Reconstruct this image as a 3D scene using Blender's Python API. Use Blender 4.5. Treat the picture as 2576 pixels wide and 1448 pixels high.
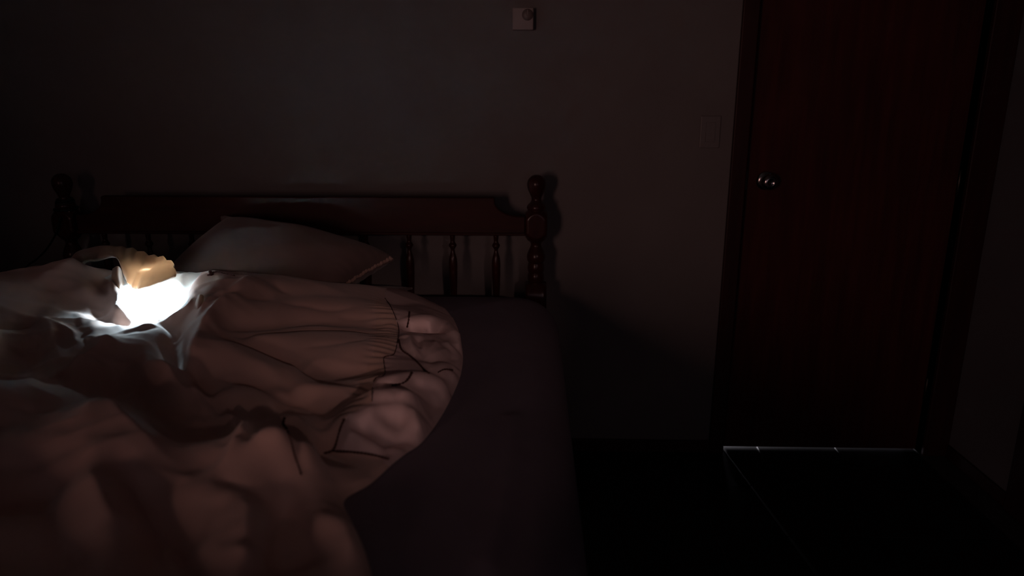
import bpy, bmesh, math, random
import numpy as np
from mathutils import Vector, Matrix, Euler

random.seed(7)
rng = np.random.RandomState(11)
for o in list(bpy.data.objects):
    bpy.data.objects.remove(o, do_unlink=True)
SC = bpy.context.scene
COL = SC.collection

# ------------------------------------------------------------------ camera
FPX, CX, CY = 1800.0, 1288.0, 724.0
PITCH = math.atan(479.0 / 1800.0)
YAW = math.radians(1.5)
CAMZ = 1.28
cam_d = bpy.data.cameras.new('camera')
cam = bpy.data.objects.new('camera', cam_d)
COL.objects.link(cam)
cam_d.sensor_width = 36.0
cam_d.sensor_fit = 'HORIZONTAL'
cam_d.lens = 36.0 * FPX / 2576.0
cam_d.clip_start = 0.02
cam.location = (0, 0, CAMZ)
cam.rotation_euler = (math.pi / 2 - PITCH, 0, YAW)
cam_d.dof.use_dof = True
cam_d.dof.focus_distance = 1.95
cam_d.dof.aperture_fstop = 2.2
SC.camera = cam

# ------------------------------------------------------------------ world, exposure
world = bpy.data.worlds.new('night_sky')
SC.world = world
world.use_nodes = True
world.node_tree.nodes['Background'].inputs[0].default_value = (0.02, 0.025, 0.04, 1)
world.node_tree.nodes['Background'].inputs[1].default_value = 0.02
SC.view_settings.view_transform = 'Standard'
SC.view_settings.look = 'None'
SC.view_settings.gamma = 1.0
SC.view_settings.use_curve_mapping = False
SC.view_settings.exposure = 0.0

# ------------------------------------------------------------------ lights
def area(name, loc, target, sx, sy, power, col, spread=math.pi):
    l = bpy.data.lights.new(name, 'AREA')
    l.shape = 'RECTANGLE'
    l.size, l.size_y = sx, sy
    l.energy = power
    l.color = col
    l.spread = spread
    o = bpy.data.objects.new(name, l)
    COL.objects.link(o)
    o.location = loc
    d = Vector(target) - Vector(loc)
    o.rotation_euler = d.to_track_quat('-Z', 'Y').to_euler()
    return o

# light coming in through two openings in the wall behind the camera:
# a low window on the left and a narrow slot on the right, added to beam light at the bed
WIN = (-1.84, -1.32, 0.70, 1.75)      # x0, x1, z0, z1 of the window opening
BEAM_SLOT = (1.075, 1.25, 1.712, 1.84)  # unseen opening added to shape the light falling on the bed
WALL_F = -2.2
area('window_daylight', (-2.20, WALL_F - 1.4, 1.20), (-1.62, WALL_F, 1.20), 0.80, 1.6, 31.0, (1.0, 0.55, 0.48))
area('bed_beam_fill', (1.825, WALL_F - 1.85, 2.265), (1.10, WALL_F, 1.75), 0.36, 0.16, 46.0, (1.0, 0.58, 0.52))  # added lamp, lights the right part of the bed
# added soft frontal fill behind the viewer, no real source there
area('front_fill', (0.55, WALL_F + .06, 1.30), (0.55, 2.3, 1.1), 1.6, 1.0, 1.3, (1.0, 0.72, 0.82))
# lit hallway behind the door
area('hall_light', (0.575, 3.55, 0.30), (0.80, 2.5, 0.1), 0.12, 0.25, 40.0, (0.95, 0.90, 1.0))
# torch lying under the flap of the duvet, shining down on the white lining
TORCH_POWER = 4.6

# ------------------------------------------------------------------ geometry of the view (pixel -> point in the room)
_fw = np.array([-math.sin(YAW) * math.cos(PITCH), math.cos(YAW) * math.cos(PITCH), -math.sin(PITCH)])
_rt = np.array([math.cos(YAW), math.sin(YAW), 0.0])
_up = np.cross(_rt, _fw)
_C = np.array([0, 0, CAMZ])
def ray(x, y):
    return _fw + _rt * (x - CX) / FPX - _up * (y - CY) / FPX
def PY(x, y, Y):
    r = ray(x, y)
    return _C + r * (Y / r[1])
def PZ(x, y, z):
    r = ray(x, y)
    return _C + r * ((z - CAMZ) / r[2])

# ------------------------------------------------------------------ material helpers
def srgb(r, g, b):
    def c(v):
        v /= 255.0
        return v / 12.92 if v <= 0.04045 else ((v + 0.055) / 1.055) ** 2.4
    return (c(r), c(g), c(b), 1)

def new_mat(name):
    m = bpy.data.materials.new(name)
    m.use_nodes = True
    nt = m.node_tree
    b = nt.nodes['Principled BSDF']
    return m, nt, b

def noise_col(nt, b, c1, c2, scale=8, detail=4, stretch=(1, 1, 1), bump=0.0, bscale=None, rough=None, bdist=0.002):
    tc = nt.nodes.new('ShaderNodeTexCoord')
    mp = nt.nodes.new('ShaderNodeMapping')
    mp.inputs['Scale'].default_value = stretch
    nt.links.new(tc.outputs['Object'], mp.inputs['Vector'])
    n = nt.nodes.new('ShaderNodeTexNoise')
    n.inputs['Scale'].default_value = scale
    n.inputs['Detail'].default_value = detail
    nt.links.new(mp.outputs[0], n.inputs['Vector'])
    r = nt.nodes.new('ShaderNodeValToRGB')
    r.color_ramp.elements[0].position = 0.3
    r.color_ramp.elements[1].position = 0.7
    r.color_ramp.elements[0].color = c1
    r.color_ramp.elements[1].color = c2
    nt.links.new(n.outputs['Fac'], r.inputs[0])
    nt.links.new(r.outputs[0], b.inputs['Base Color'])
    if bump:
        n2 = nt.nodes.new('ShaderNodeTexNoise')
        n2.inputs['Scale'].default_value = bscale or scale * 4
        n2.inputs['Detail'].default_value = 5
        nt.links.new(mp.outputs[0], n2.inputs['Vector'])
        bp = nt.nodes.new('ShaderNodeBump')
        bp.inputs['Strength'].default_value = bump
        bp.inputs['Distance'].default_value = bdist
        nt.links.new(n2.outputs['Fac'], bp.inputs['Height'])
        nt.links.new(bp.outputs[0], b.inputs['Normal'])
    if rough is not None:
        b.inputs['Roughness'].default_value = rough
    return r

M = {}
def mat(name, c1, c2, **k):
    spec = k.pop('spec', 0.5)
    metal = k.pop('metal', 0.0)
    m, nt, b = new_mat(name)
    noise_col(nt, b, c1, c2, **k)
    b.inputs['Specular IOR Level'].default_value = spec
    b.inputs['Metallic'].default_value = metal
    M[name] = m
    return m

def c4(r, g, b): return (r, g, b, 1)
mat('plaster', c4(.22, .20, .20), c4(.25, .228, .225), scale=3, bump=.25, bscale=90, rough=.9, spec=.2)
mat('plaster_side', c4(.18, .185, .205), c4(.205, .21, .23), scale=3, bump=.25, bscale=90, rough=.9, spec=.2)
mat('ceiling_paint', c4(.45, .43, .42), c4(.5, .48, .47), scale=3, rough=.95, spec=.1)
mat('cherry_wood', c4(.038, .007, .006), c4(.064, .012, .009), scale=5, stretch=(1, 8, 8), bump=.06, bscale=20, rough=.52, spec=.25)
mat('cherry_turned', c4(.040, .010, .008), c4(.070, .016, .012), scale=9, stretch=(6, 6, 1), rough=.24, spec=.4)
mat('door_wood', c4(.058, .010, .008), c4(.098, .018, .013), scale=5, stretch=(9, 9, .7), bump=.08, bscale=14, rough=.55, spec=.3)
mat('leak_glow_wood', c4(.34, .13, .06), c4(.42, .17, .08), scale=6, stretch=(9, 9, .7), rough=.6, spec=.3)  # lighter orange wood, light leaking at the door edge put into the colour
mat('trim_wood', c4(.035, .009, .008), c4(.055, .013, .011), scale=6, stretch=(9, 9, .7), bump=.05, rough=.5, spec=.3)
mat('tile', c4(.010, .010, .011), c4(.020, .019, .019), scale=6, bump=.08, bscale=25, rough=.5, spec=.2)
mat('grout', c4(.05, .05, .05), c4(.07, .07, .07), scale=30, rough=.9, spec=.2)
mat('sheet_cotton', c4(.22, .19, .235), c4(.25, .215, .265), scale=6, bump=.15, bscale=350, rough=.85, spec=.15)
mat('plastic_ivory', c4(.36, .30, .29), c4(.40, .335, .32), scale=6, rough=.45)
mat('plastic_grey', c4(.17, .13, .125), c4(.20, .155, .145), scale=6, rough=.45)
mat('switch_plastic', c4(.23, .205, .20), c4(.26, .23, .225), scale=6, rough=.4)
mat('chrome', c4(.42, .40, .40), c4(.50, .47, .47), scale=5, rough=.16, metal=1.0)
mat('dark_metal', c4(.06, .055, .05), c4(.09, .08, .07), scale=5, rough=.4, metal=1.0)
mat('cord_rubber', c4(.006, .006, .006), c4(.012, .012, .012), scale=9, rough=.5)
mat('braid', c4(.07, .036, .032), c4(.11, .058, .052), scale=60, rough=.85, spec=.1)
mat('satin', c4(.86, .66, .64), c4(.92, .72, .70), scale=5, bump=.12, bscale=40, rough=.5, spec=.55, metal=.18)
mat('window_paint', c4(.6, .6, .6), c4(.65, .65, .65), scale=5, rough=.5)

def cloth(name, c1, c2, trans, tcol, bump=.35, bscale=26, fine=400, sheen=0.4):
    """woven cloth: diffuse with some light passing through"""
    m, nt, b = new_mat(name)
    noise_col(nt, b, c1, c2, scale=5, bump=bump, bscale=bscale, rough=.9, bdist=.004)
    b.inputs['Specular IOR Level'].default_value = .1
    b.inputs['Sheen Weight'].default_value = sheen
    b.inputs['Sheen Roughness'].default_value = .5
    if trans > 0:
        t = nt.nodes.new('ShaderNodeBsdfTranslucent')
        t.inputs[0].default_value = tcol
        mx = nt.nodes.new('ShaderNodeMixShader')
        mx.inputs[0].default_value = trans
        out = nt.nodes['Material Output']
        nt.links.new(b.outputs[0], mx.inputs[1])
        nt.links.new(t.outputs[0], mx.inputs[2])
        nt.links.new(mx.outputs[0], out.inputs[0])
    M[name] = m
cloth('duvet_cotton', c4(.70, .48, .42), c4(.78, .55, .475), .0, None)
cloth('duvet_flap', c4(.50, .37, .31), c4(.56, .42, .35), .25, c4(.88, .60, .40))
cloth('lining', c4(.80, .82, .82), c4(.84, .86, .86), .0, None, bump=.2)
cloth('hem', c4(.66, .45, .37), c4(.74, .52, .43), .0, None, bump=.5, bscale=50)
cloth('pillow_cotton', c4(.27, .19, .175), c4(.305, .215, .20), .0, None, bump=.25, bscale=14)
cloth('pillow_dark', c4(.17, .14, .14), c4(.21, .17, .17), .0, None, bump=.2)

# ------------------------------------------------------------------ mesh helpers
def link(name, me, m, parent=None):
    o = bpy.data.objects.new(name, me)
    COL.objects.link(o)
    if m is not None:
        me.materials.append(M[m] if isinstance(m, str) else m)
    if parent is not None:
        o.parent = parent
    return o

def obj(name, bm, m, parent=None, smooth=False):
    me = bpy.data.meshes.new(name)
    bmesh.ops.recalc_face_normals(bm, faces=bm.faces[:])
    bm.to_mesh(me)
    bm.free()
    if smooth:
        for p in me.polygons:
            p.use_smooth = True
    return link(name, me, m, parent)

def thing(name, label, cat, loc=(0, 0, 0), group=None):
    o = bpy.data.objects.new(name, None)
    COL.objects.link(o)
    o.location = loc
    o.empty_display_size = .05
    tag(o, label, cat, group)
    return o

def tag(o, label, cat, group=None):
    o['label'] = label
    o['category'] = cat
    if group:
        o['group'] = group
    return o

def keep(o):
    """parent transform is a pure translation: keep child where it was modelled in room coordinates"""
    if o.parent is not None:
        o.matrix_parent_inverse = Matrix.Translation(-Vector(o.parent.location))
    return o

def struct(o):
    o['kind'] = 'structure'
    return o

def box(bm, x0, x1, y0, y1, z0, z1, bev=0.0, seg=2):
    r = bmesh.ops.create_cube(bm, size=1)
    vs = r['verts']
    for v in vs:
        v.co.x = x0 if v.co.x < 0 else x1
        v.co.y = y0 if v.co.y < 0 else y1
        v.co.z = z0 if v.co.z < 0 else z1
    if bev > 0:
        es = list({e for v in vs for e in v.link_edges})
        bmesh.ops.bevel(bm, geom=es, offset=bev, segments=seg, affect='EDGES', profile=.5)

def box_obj(name, x0, x1, y0, y1, z0, z1, m, parent=None, bev=0.0):
    bm = bmesh.new()
    box(bm, x0, x1, y0, y1, z0, z1, bev)
    return obj(name, bm, m, parent)

def lathe(bm, prof, axis_o=(0, 0, 0), n=40, rot=None, sq=None):
    """prof: list of (r, z). sq: half width of the square blank the piece is turned from"""
    rings = []
    for r, z in prof:
        ring = []
        for i in range(n):
            a = 2 * math.pi * (i + .5) / n
            rr = r
            if sq:
                rr = min(r, sq / max(abs(math.cos(a)), abs(math.sin(a))))
            p = Vector((rr * math.cos(a), rr * math.sin(a), z))
            if rot is not None:
                p = rot @ p
            ring.append(bm.verts.new(p + Vector(axis_o)))
        rings.append(ring)
    for a, b in zip(rings, rings[1:]):
        for i in range(n):
            bm.faces.new((a[i], a[(i + 1) % n], b[(i + 1) % n], b[i]))
    bm.faces.new(rings[0])
    bm.faces.new(rings[-1])

def spline(pts, step=None, n=None):
    """Catmull-Rom through points (numpy), resampled"""
    P = np.array(pts, float)
    if len(P) == 2:
        P = np.vstack([P[0], (P[0] + P[1]) / 2, P[1]])
    Q = np.vstack([2 * P[0] - P[1], P, 2 * P[-1] - P[-2]])
    out = []
    for i in range(1, len(Q) - 2):
        p0, p1, p2, p3 = Q[i - 1], Q[i], Q[i + 1], Q[i + 2]
        L = np.linalg.norm(p2 - p1)
        k = n or max(2, int(L / step))
        t = np.linspace(0, 1, k, endpoint=False)[:, None]
        out.append(.5 * ((2 * p1) + (-p0 + p2) * t + (2 * p0 - 5 * p1 + 4 * p2 - p3) * t ** 2 + (-p0 + 3 * p1 - 3 * p2 + p3) * t ** 3))
    out.append(P[-1:])
    return np.vstack(out)

def tube(bm, pts, r, n=8, rfun=None):
    pts = [Vector(p) for p in pts]
    up = Vector((0, 0, 1))
    rings = []
    for i, p in enumerate(pts):
        d = (pts[min(i + 1, len(pts) - 1)] - pts[max(i - 1, 0)]).normalized()
        s = d.cross(up)
        if s.length < 1e-4:
            s = Vector((1, 0, 0))
        s.normalize()
        u = s.cross(d)
        rr = rfun(i) if rfun else r
        rings.append([bm.verts.new(p + (s * math.cos(2 * math.pi * k / n) + u * math.sin(2 * math.pi * k / n)) * rr) for k in range(n)])
    for a, b in zip(rings, rings[1:]):
        for k in range(n):
            bm.faces.new((a[k], a[(k + 1) % n], b[(k + 1) % n], b[k]))
    bm.faces.new(rings[0])
    bm.faces.new(rings[-1])

# ================================================================== ROOM
XL, XR, YB, YF, ZC = -3.1, 1.545, 2.45, WALL_F, 2.45
TH = .12
# door opening in the headboard wall
DX0, DX1, DZ = .722, 1.452, 2.03
wb = struct(box_obj('wall_back', XL - TH, DX0, YB, YB + TH, 0, ZC, 'plaster'))
bm = bmesh.new(); box(bm, DX0, XR + TH, YB, YB + TH, DZ, ZC); struct(obj('wall_over_door', bm, 'plaster'))
bm = bmesh.new(); box(bm, DX1, XR + TH, YB, YB + TH, 0, DZ); struct(obj('wall_beside_door', bm, 'plaster'))
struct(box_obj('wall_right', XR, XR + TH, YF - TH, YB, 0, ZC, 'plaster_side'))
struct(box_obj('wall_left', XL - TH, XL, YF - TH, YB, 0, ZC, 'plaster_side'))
bm = bmesh.new()
XM = -.4
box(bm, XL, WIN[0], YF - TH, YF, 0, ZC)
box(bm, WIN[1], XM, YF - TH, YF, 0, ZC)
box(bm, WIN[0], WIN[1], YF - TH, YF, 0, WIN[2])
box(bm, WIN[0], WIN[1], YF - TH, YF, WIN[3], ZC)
box(bm, XM, BEAM_SLOT[0], YF - TH, YF, 0, ZC)
box(bm, BEAM_SLOT[1], XR, YF - TH, YF, 0, ZC)
box(bm, BEAM_SLOT[0], BEAM_SLOT[1], YF - TH, YF, 0, BEAM_SLOT[2])
box(bm, BEAM_SLOT[0], BEAM_SLOT[1], YF - TH, YF, BEAM_SLOT[3], ZC)
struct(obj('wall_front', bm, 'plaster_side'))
struct(box_obj('ceiling', XL - TH, XR + TH, YF - TH, YB + TH, ZC, ZC + .1, 'ceiling_paint'))
# floor: grout bed with square dark tiles laid on it
floor = struct(box_obj('floor', XL - TH, XR + TH, YF - TH, 4.1, -.1, -.003, 'grout'))
TS, GAP = .292, .004
bm = bmesh.new()
box(bm, GAP / 2, TS - GAP / 2, GAP / 2, TS - GAP / 2, -.006, 0, .0012, 1)
tile_me = None
TX0, TY0 = .862 - 14 * TS, 2.50 - 16 * TS
for i in range(17):
    for j in range(21):
        x, y = TX0 + i * TS, TY0 + j * TS
        if x < XL - .05 or x + TS > XR + .12 or y < YF - .1:
            continue
        if x > -1.45 and x < -.35 and .35 < y < 1.9:      # wholly under the bed
            continue
        if y + TS > 3.4 or (y > 2.45 and x < .3):
            continue
        if tile_me is None:
            t = obj('tile', bm, 'tile', floor); tile_me = t.data
        else:
            t = bpy.data.objects.new('tile', tile_me); COL.objects.link(t); t.parent = floor
        t.location = (x, y, random.uniform(-.0004, .0004))

# hallway behind the door
bm = bmesh.new()
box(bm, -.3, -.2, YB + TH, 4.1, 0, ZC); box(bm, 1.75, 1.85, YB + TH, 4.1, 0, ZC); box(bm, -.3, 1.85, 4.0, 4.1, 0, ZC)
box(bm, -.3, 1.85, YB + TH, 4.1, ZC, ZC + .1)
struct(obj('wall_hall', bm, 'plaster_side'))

# window and added beam slot behind the camera
def window(n, W, sill):
    x0, x1, z0, z1 = W
    w = thing('window_%d' % n, '', '', ((x0 + x1) / 2, YF - .06, z0))
    del w['category']; del w['label']
    struct(w)
    t_ = .02
    def wpart(name, a, b, c, d, y0=-.03, y1=.03):
        keep(box_obj(name, a, b, YF - .06 + y0, YF - .06 + y1, c, d, 'window_paint', w, .003))
    wpart('window_frame', x0 - t_, x0, z0, z1); wpart('window_frame', x1, x1 + t_, z0, z1)
    wpart('window_frame', x0 - t_, x1 + t_, z0 - t_, z0); wpart('window_frame', x0 - t_, x1 + t_, z1, z1 + t_)
    if sill:
        wpart('window_sill', x0 - .08, x1 + .08, z0 - .05, z0 - t_, -.02, .16)
window(1, WIN, True)
window(2, BEAM_SLOT, False)  # frame round the added beam slot

# baseboards and trims
BBZ = .048
struct(box_obj('baseboard_back', XL, .669, YB - .012, YB, 0, BBZ, 'trim_wood', None, .002))
struct(box_obj('baseboard_right', XR - .012, XR, 2.10, YB - .02, 0, BBZ, 'trim_wood', None, .002))
struct(box_obj('baseboard_left', XL, XL + .012, YF, YB, 0, BBZ, 'trim_wood', None, .002))
struct(box_obj('baseboard_front', XL, XR, YF, YF + .012, 0, BBZ, 'trim_wood', None, .002))

# door casing
def casing(name, x0, x1, z0, z1):
    bm = bmesh.new()
    box(bm, x0, x1, YB - .018, YB, z0, z1, .004)
    return struct(obj(name, bm, 'trim_wood'))
casing('trim_1', .669, DX0, 0, DZ + .05)
casing('trim_2', DX1 + .002, 1.543, 0, DZ + .05)
casing('trim_3', DX0 + .001, DX1 + .001, DZ, DZ + .05)
# jamb lining of the opening
bm = bmesh.new()
box(bm, DX0 - .012, DX0, YB, YB + TH, 0, DZ); box(bm, DX1, DX1 + .012, YB, YB + TH, 0, DZ)
box(bm, DX0, DX1, YB, YB + TH, DZ - .012, DZ)
struct(obj('trim_4', bm, 'trim_wood'))
# casing of another opening in the right wall
bm = bmesh.new(); box(bm, XR - .02, XR, 1.2, 2.085, 0, DZ + .05, .004)
struct(obj('trim_5', bm, 'trim_wood'))

# door leaf
LX0, LX1, LY = .7335, 1.4475, 2.475
door = thing('door_1', 'flush dark reddish wooden door closed, light showing under it', 'door', (LX0, LY, 0))
struct(door)
bm = bmesh.new(); box(bm, LX0, LX1, LY, LY + .04, .008, DZ - .016, .002, 1)
keep(obj('leaf', bm, 'door_wood', door))
bm = bmesh.new(); box(bm, LX0 - .0012, LX0 - .0001, LY + .001, LY + .039, .010, DZ - .02)  # thin strip painting the light leak along the leaf's left edge
keep(obj('edge_glow_strip', bm, 'leak_glow_wood', door))
k = PY(1925, 454, LY)
kx, kz = float(k[0]), float(k[2])
toY = Matrix.Rotation(math.radians(90), 3, 'X')     # local z -> -y
bm = bmesh.new()
lathe(bm, [(.0, 0), (.031, 0), (.032, .003), (.030, .007), (.022, .010), (.012, .012)][1:], (kx, LY, kz), 40, toY)
keep(obj('rosette', bm, 'chrome', door, True))
bm = bmesh.new()
lathe(bm, [(.011, .010), (.011, .024), (.014, .028), (.022, .033), (.0265, .041), (.0275, .049), (.0255, .056), (.020, .0605), (.0135, .0625), (.010, .0622), (.009, .0612), (.002, .0610)], (kx, LY, kz), 40, toY)
keep(obj('knob', bm, 'chrome', door, True))
bm = bmesh.new(); box(bm, LX0 - .0015, LX0 + .006, LY - .001, LY + .03, kz - .03, kz + .03, .0005, 1)
keep(obj('latch_plate', bm, 'dark_metal', door))
for hz in (.25, 1.0, 1.78):
    bm = bmesh.new()
    lathe(bm, [(.003, -.045), (.0055, -.043), (.0055, .043), (.003, .045)], (LX1 + .0005, LY - .005, hz), 16)
    keep(obj('hinge', bm, 'dark_metal', door, True))

# ================================================================== WALL THINGS
# thermostat
t0, t1 = PY(1289, 19, YB - .03), PY(1342, 75, YB - .03)
tx, tz = (t0[0] + t1[0]) / 2, (t0[2] + t1[2]) / 2
hw, hh = (t1[0] - t0[0]) / 2, (t0[2] - t1[2]) / 2
th = thing('thermostat', 'small square ivory thermostat with round dial high on the wall', 'thermostat', (tx, YB, tz))
bm = bmesh.new(); box(bm, tx - hw, tx + hw, YB - .03, YB - .006, tz - hh, tz + hh, .003)
keep(obj('housing', bm, 'plastic_ivory', th))
bm = bmesh.new(); box(bm, tx - hw + .004, tx + hw - .004, YB - .006, YB, tz - hh + .004, tz + hh - .004)
keep(obj('back_plate', bm, 'plastic_grey', th))
d = PY(1327, 37, YB - .032)
bm = bmesh.new(); lathe(bm, [(.0175, 0), (.0175, .003), (.016, .005), (.004, .0055)], (d[0], YB - .03, d[2]), 40, toY)
dial = keep(obj('dial', bm, 'plastic_grey', th, True))
bm = bmesh.new(); box(bm, d[0] - .001, d[0] + .001, YB - .0375, YB - .034, d[2], d[2] + .014)
mk = obj('pointer', bm, 'plastic_ivory', dial); keep(mk); mk.matrix_parent_inverse = Matrix.Translation(-Vector((0, 0, 0)))
mk.matrix_parent_inverse = Matrix.Identity(4)

# light switch
s0, s1 = PY(1763, 291, YB), PY(1808, 372, YB)
sx, sz = (s0[0] + s1[0]) / 2, (s0[2] + s1[2]) / 2
shw, shh = (s1[0] - s0[0]) / 2, (s0[2] - s1[2]) / 2
sw = thing('light_switch', 'pale light switch plate on the wall beside the door casing', 'light switch', (sx, YB, sz))
bm = bmesh.new(); box(bm, sx - shw, sx + shw, YB - .007, YB, sz - shh, sz + shh, .0025)
keep(obj('plate', bm, 'switch_plastic', sw))
bm = bmesh.new()
vs = [(-.016, -.006, .032), (.016, -.006, .032), (.016, -.006, -.032), (-.016, -.006, -.032), (-.015, -.009, .031), (.015, -.009, .031), (.015, -.0125, -.031), (-.015, -.0125, -.031)]
vv = [bm.verts.new((sx + a, YB + b, sz + c)) for a, b, c in vs]
for q in ((0, 1, 2, 3), (4, 5, 6, 7), (0, 1, 5, 4), (1, 2, 6, 5), (2, 3, 7, 6), (3, 0, 4, 7)):
    bm.faces.new([vv[i] for i in q])
keep(obj('rocker', bm, 'switch_plastic', sw))

# ================================================================== BED
HBY = 2.33
bed = thing('bed', 'dark cherry wooden bed with turned posts and spindle headboard', 'bed', (-.77, 1.3, 0))
PXR, PXL = float(PY(1349, 570, HBY)[0]), float(PY(172, 560, HBY)[0])
def zpx(py, x=1349): return float(PY(x, py, HBY - .02)[2])
U = HBY / FPX        # metres per pixel at the headboard
post_prof = [(441, 1), (442, 8), (446, 15), (453, 21), (462, 23.6), (470, 23.4), (480, 21), (490, 16.5), (498, 13.2), (504, 12.6), (510, 15),
             (516, 21), (520, 23.5), (525, 24), (529, 22.5), (531, 22), (534, 25.5), (540, 30), (548, 35), (560, 40), (580, 40), (590, 35), (597, 29), (602, 25), (606, 22.5),
             (611, 16), (616, 13.8), (622, 14.5), (632, 19), (642, 22.8), (651, 23.6), (658, 22), (663, 19.5), (667, 20.5), (676, 21.6), (684, 20.5), (688, 19), (692, 20.5), (700, 21.5), (709, 20.5), (714, 19)]
prof = [(hw_ * U, zpx(py)) for py, hw_ in post_prof]
zlow = prof[-1][1]
prof += [(.030, zlow - .02), (.05, zlow - .05), (.05, .10), (.030, .085), (.022, .05), (.027, .02), (.020, 0.0)]
prof = prof[::-1]
P2 = spline([(r, 0, z) for r, z in prof], n=3)
prof = [(max(a[0], .0008), a[2]) for a in P2]
# keep z monotone
zz = -1; pr = []
for r, z in prof:
    if z > zz + 1e-5:
        pr.append((r, z)); zz = z
for px_ in (PXR, PXL):
    bm = bmesh.new()
    lathe(bm, pr, (px_, HBY, 0), 48, None, 27.5 * U)
    keep(obj('post', bm, 'cherry_turned', bed, True))
# headboard top rail with scooped ends
def zb(py): return float(PY(780, py, HBY - .015)[2])
zt, zs, zbot = zb(495), zb(543), zb(591)
xl, xr = PXL + .036, PXR - .036
sx0 = float(PY(258, 497, HBY)[0]); sx1 = float(PY(1245, 497, HBY)[0])
outl = [(xl, zbot), (xr, zbot), (xr, zs)]
for i in range(13):
    a = math.pi / 2 * i / 12
    outl.append((xr - .012 - (xr - .012 - sx1) * math.sin(a), zs + (zt - .012 - zs) * (1 - math.cos(a))))
outl += [(sx1, zt - .004), (sx1 - .004, zt), (sx0 + .004, zt), (sx0, zt - .004)]
for i in range(12, -1, -1):
    a = math.pi / 2 * i / 12
    outl.append((xl + .012 - (xl + .012 - sx0) * math.sin(a), zs + (zt - .012 - zs) * (1 - math.cos(a))))
outl.append((xl, zs))
bm = bmesh.new()
f = bm.faces.new([bm.verts.new((x, HBY - .014, z)) for x, z in outl])
r = bmesh.ops.extrude_face_region(bm, geom=[f])
for v in r['geom']:
    if isinstance(v, bmesh.types.BMVert):
        v.co.y = HBY + .014
bmesh.ops.recalc_face_normals(bm, faces=bm.faces[:])
es = [e for e in bm.edges if abs(e.verts[0].co.y - e.verts[1].co.y) < 1e-6]
bmesh.ops.bevel(bm, geom=es, offset=.004, segments=2, affect='EDGES', profile=.5)
rail = keep(obj('headboard_rail', bm, 'cherry_wood', bed))
bm = bmesh.new(); box(bm, xl, xr, HBY - .021, HBY - .0145, zbot + .002, zbot + .011, .0025)
o = obj('bead_moulding', bm, 'cherry_wood', bed); keep(o)
# lower rail and spindles
box_z0 = .56
o = box_obj('lower_rail', xl, xr, HBY - .014, HBY + .014, box_z0 - .05, box_z0, 'cherry_wood', bed, .003); keep(o)
L = zbot - box_z0
sp = [(.009, 0), (.009, .03), (.012, .10), (.0165, .20), (.0165, .215), (.012, .225), (.0175, .235), (.0175, .245), (.012, .26), (.009, .30)]
k0 = float(PY(1248, 640, HBY)[2])
def szp(py): return zb(py)
sprof = [(.009, box_z0), (.010, box_z0 + .05), (.014, szp(690)), (.0140, szp(680)), (.0145, szp(664)), (.0125, szp(648)), (.0085, szp(637)), (.0065, szp(630)), (.0075, szp(625)), (.0125, szp(619)), (.0125, szp(615)), (.0080, szp(609)), (.0075, szp(604)), (.0085, szp(597)), (.0085, zbot)]
spd = [(a[0], a[2]) for a in spline([(r, 0, z) for r, z in sprof], n=3)]
bm = bmesh.new(); lathe(bm, spd, (0, 0, 0), 20)
sp_me = None
for i in range(10):
    x = float(PY(270 + (1248 - 270) * i / 9.0, 640, HBY)[0])
    if sp_me is None:
        o = obj('spindle', bm, 'cherry_turned', bed, True); sp_me = o.data
    else:
        o = bpy.data.objects.new('spindle', sp_me); COL.objects.link(o); o.parent = bed
    o.location = Vector((x, HBY, 0)) - Vector(bed.location)
# side rails, foot rail, foot posts, slat deck (under the mattress)
for x_ in (PXL, PXR - .0):
    o = box_obj('side_rail', x_ - .014, x_ + .014, .30, HBY - .02, .24, .38, 'cherry_wood', bed, .004); keep(o)
    bm = bmesh.new()
    lathe(bm, [(.020, 0), (.027, .02), (.022, .05), (.03, .085), (.05, .10), (.05, .40), (.03, .42), (.014, .44), (.024, .47), (.012, .495), (.002, .50)], (x_, .262, 0), 40, None, 27.5 * U)
    keep(obj('foot_post', bm, 'cherry_turned', bed, True))
o = box_obj('foot_rail', PXL + .036, PXR - .036, .248, .276, .24, .38, 'cherry_wood', bed, .004); keep(o)
for i in range(10):
    y_ = .40 + i * .20
    o = box_obj('deck_slat', PXL + .014, PXR - .014, y_ - .05, y_ + .05, .36, .38, 'trim_wood', bed); keep(o)

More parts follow.
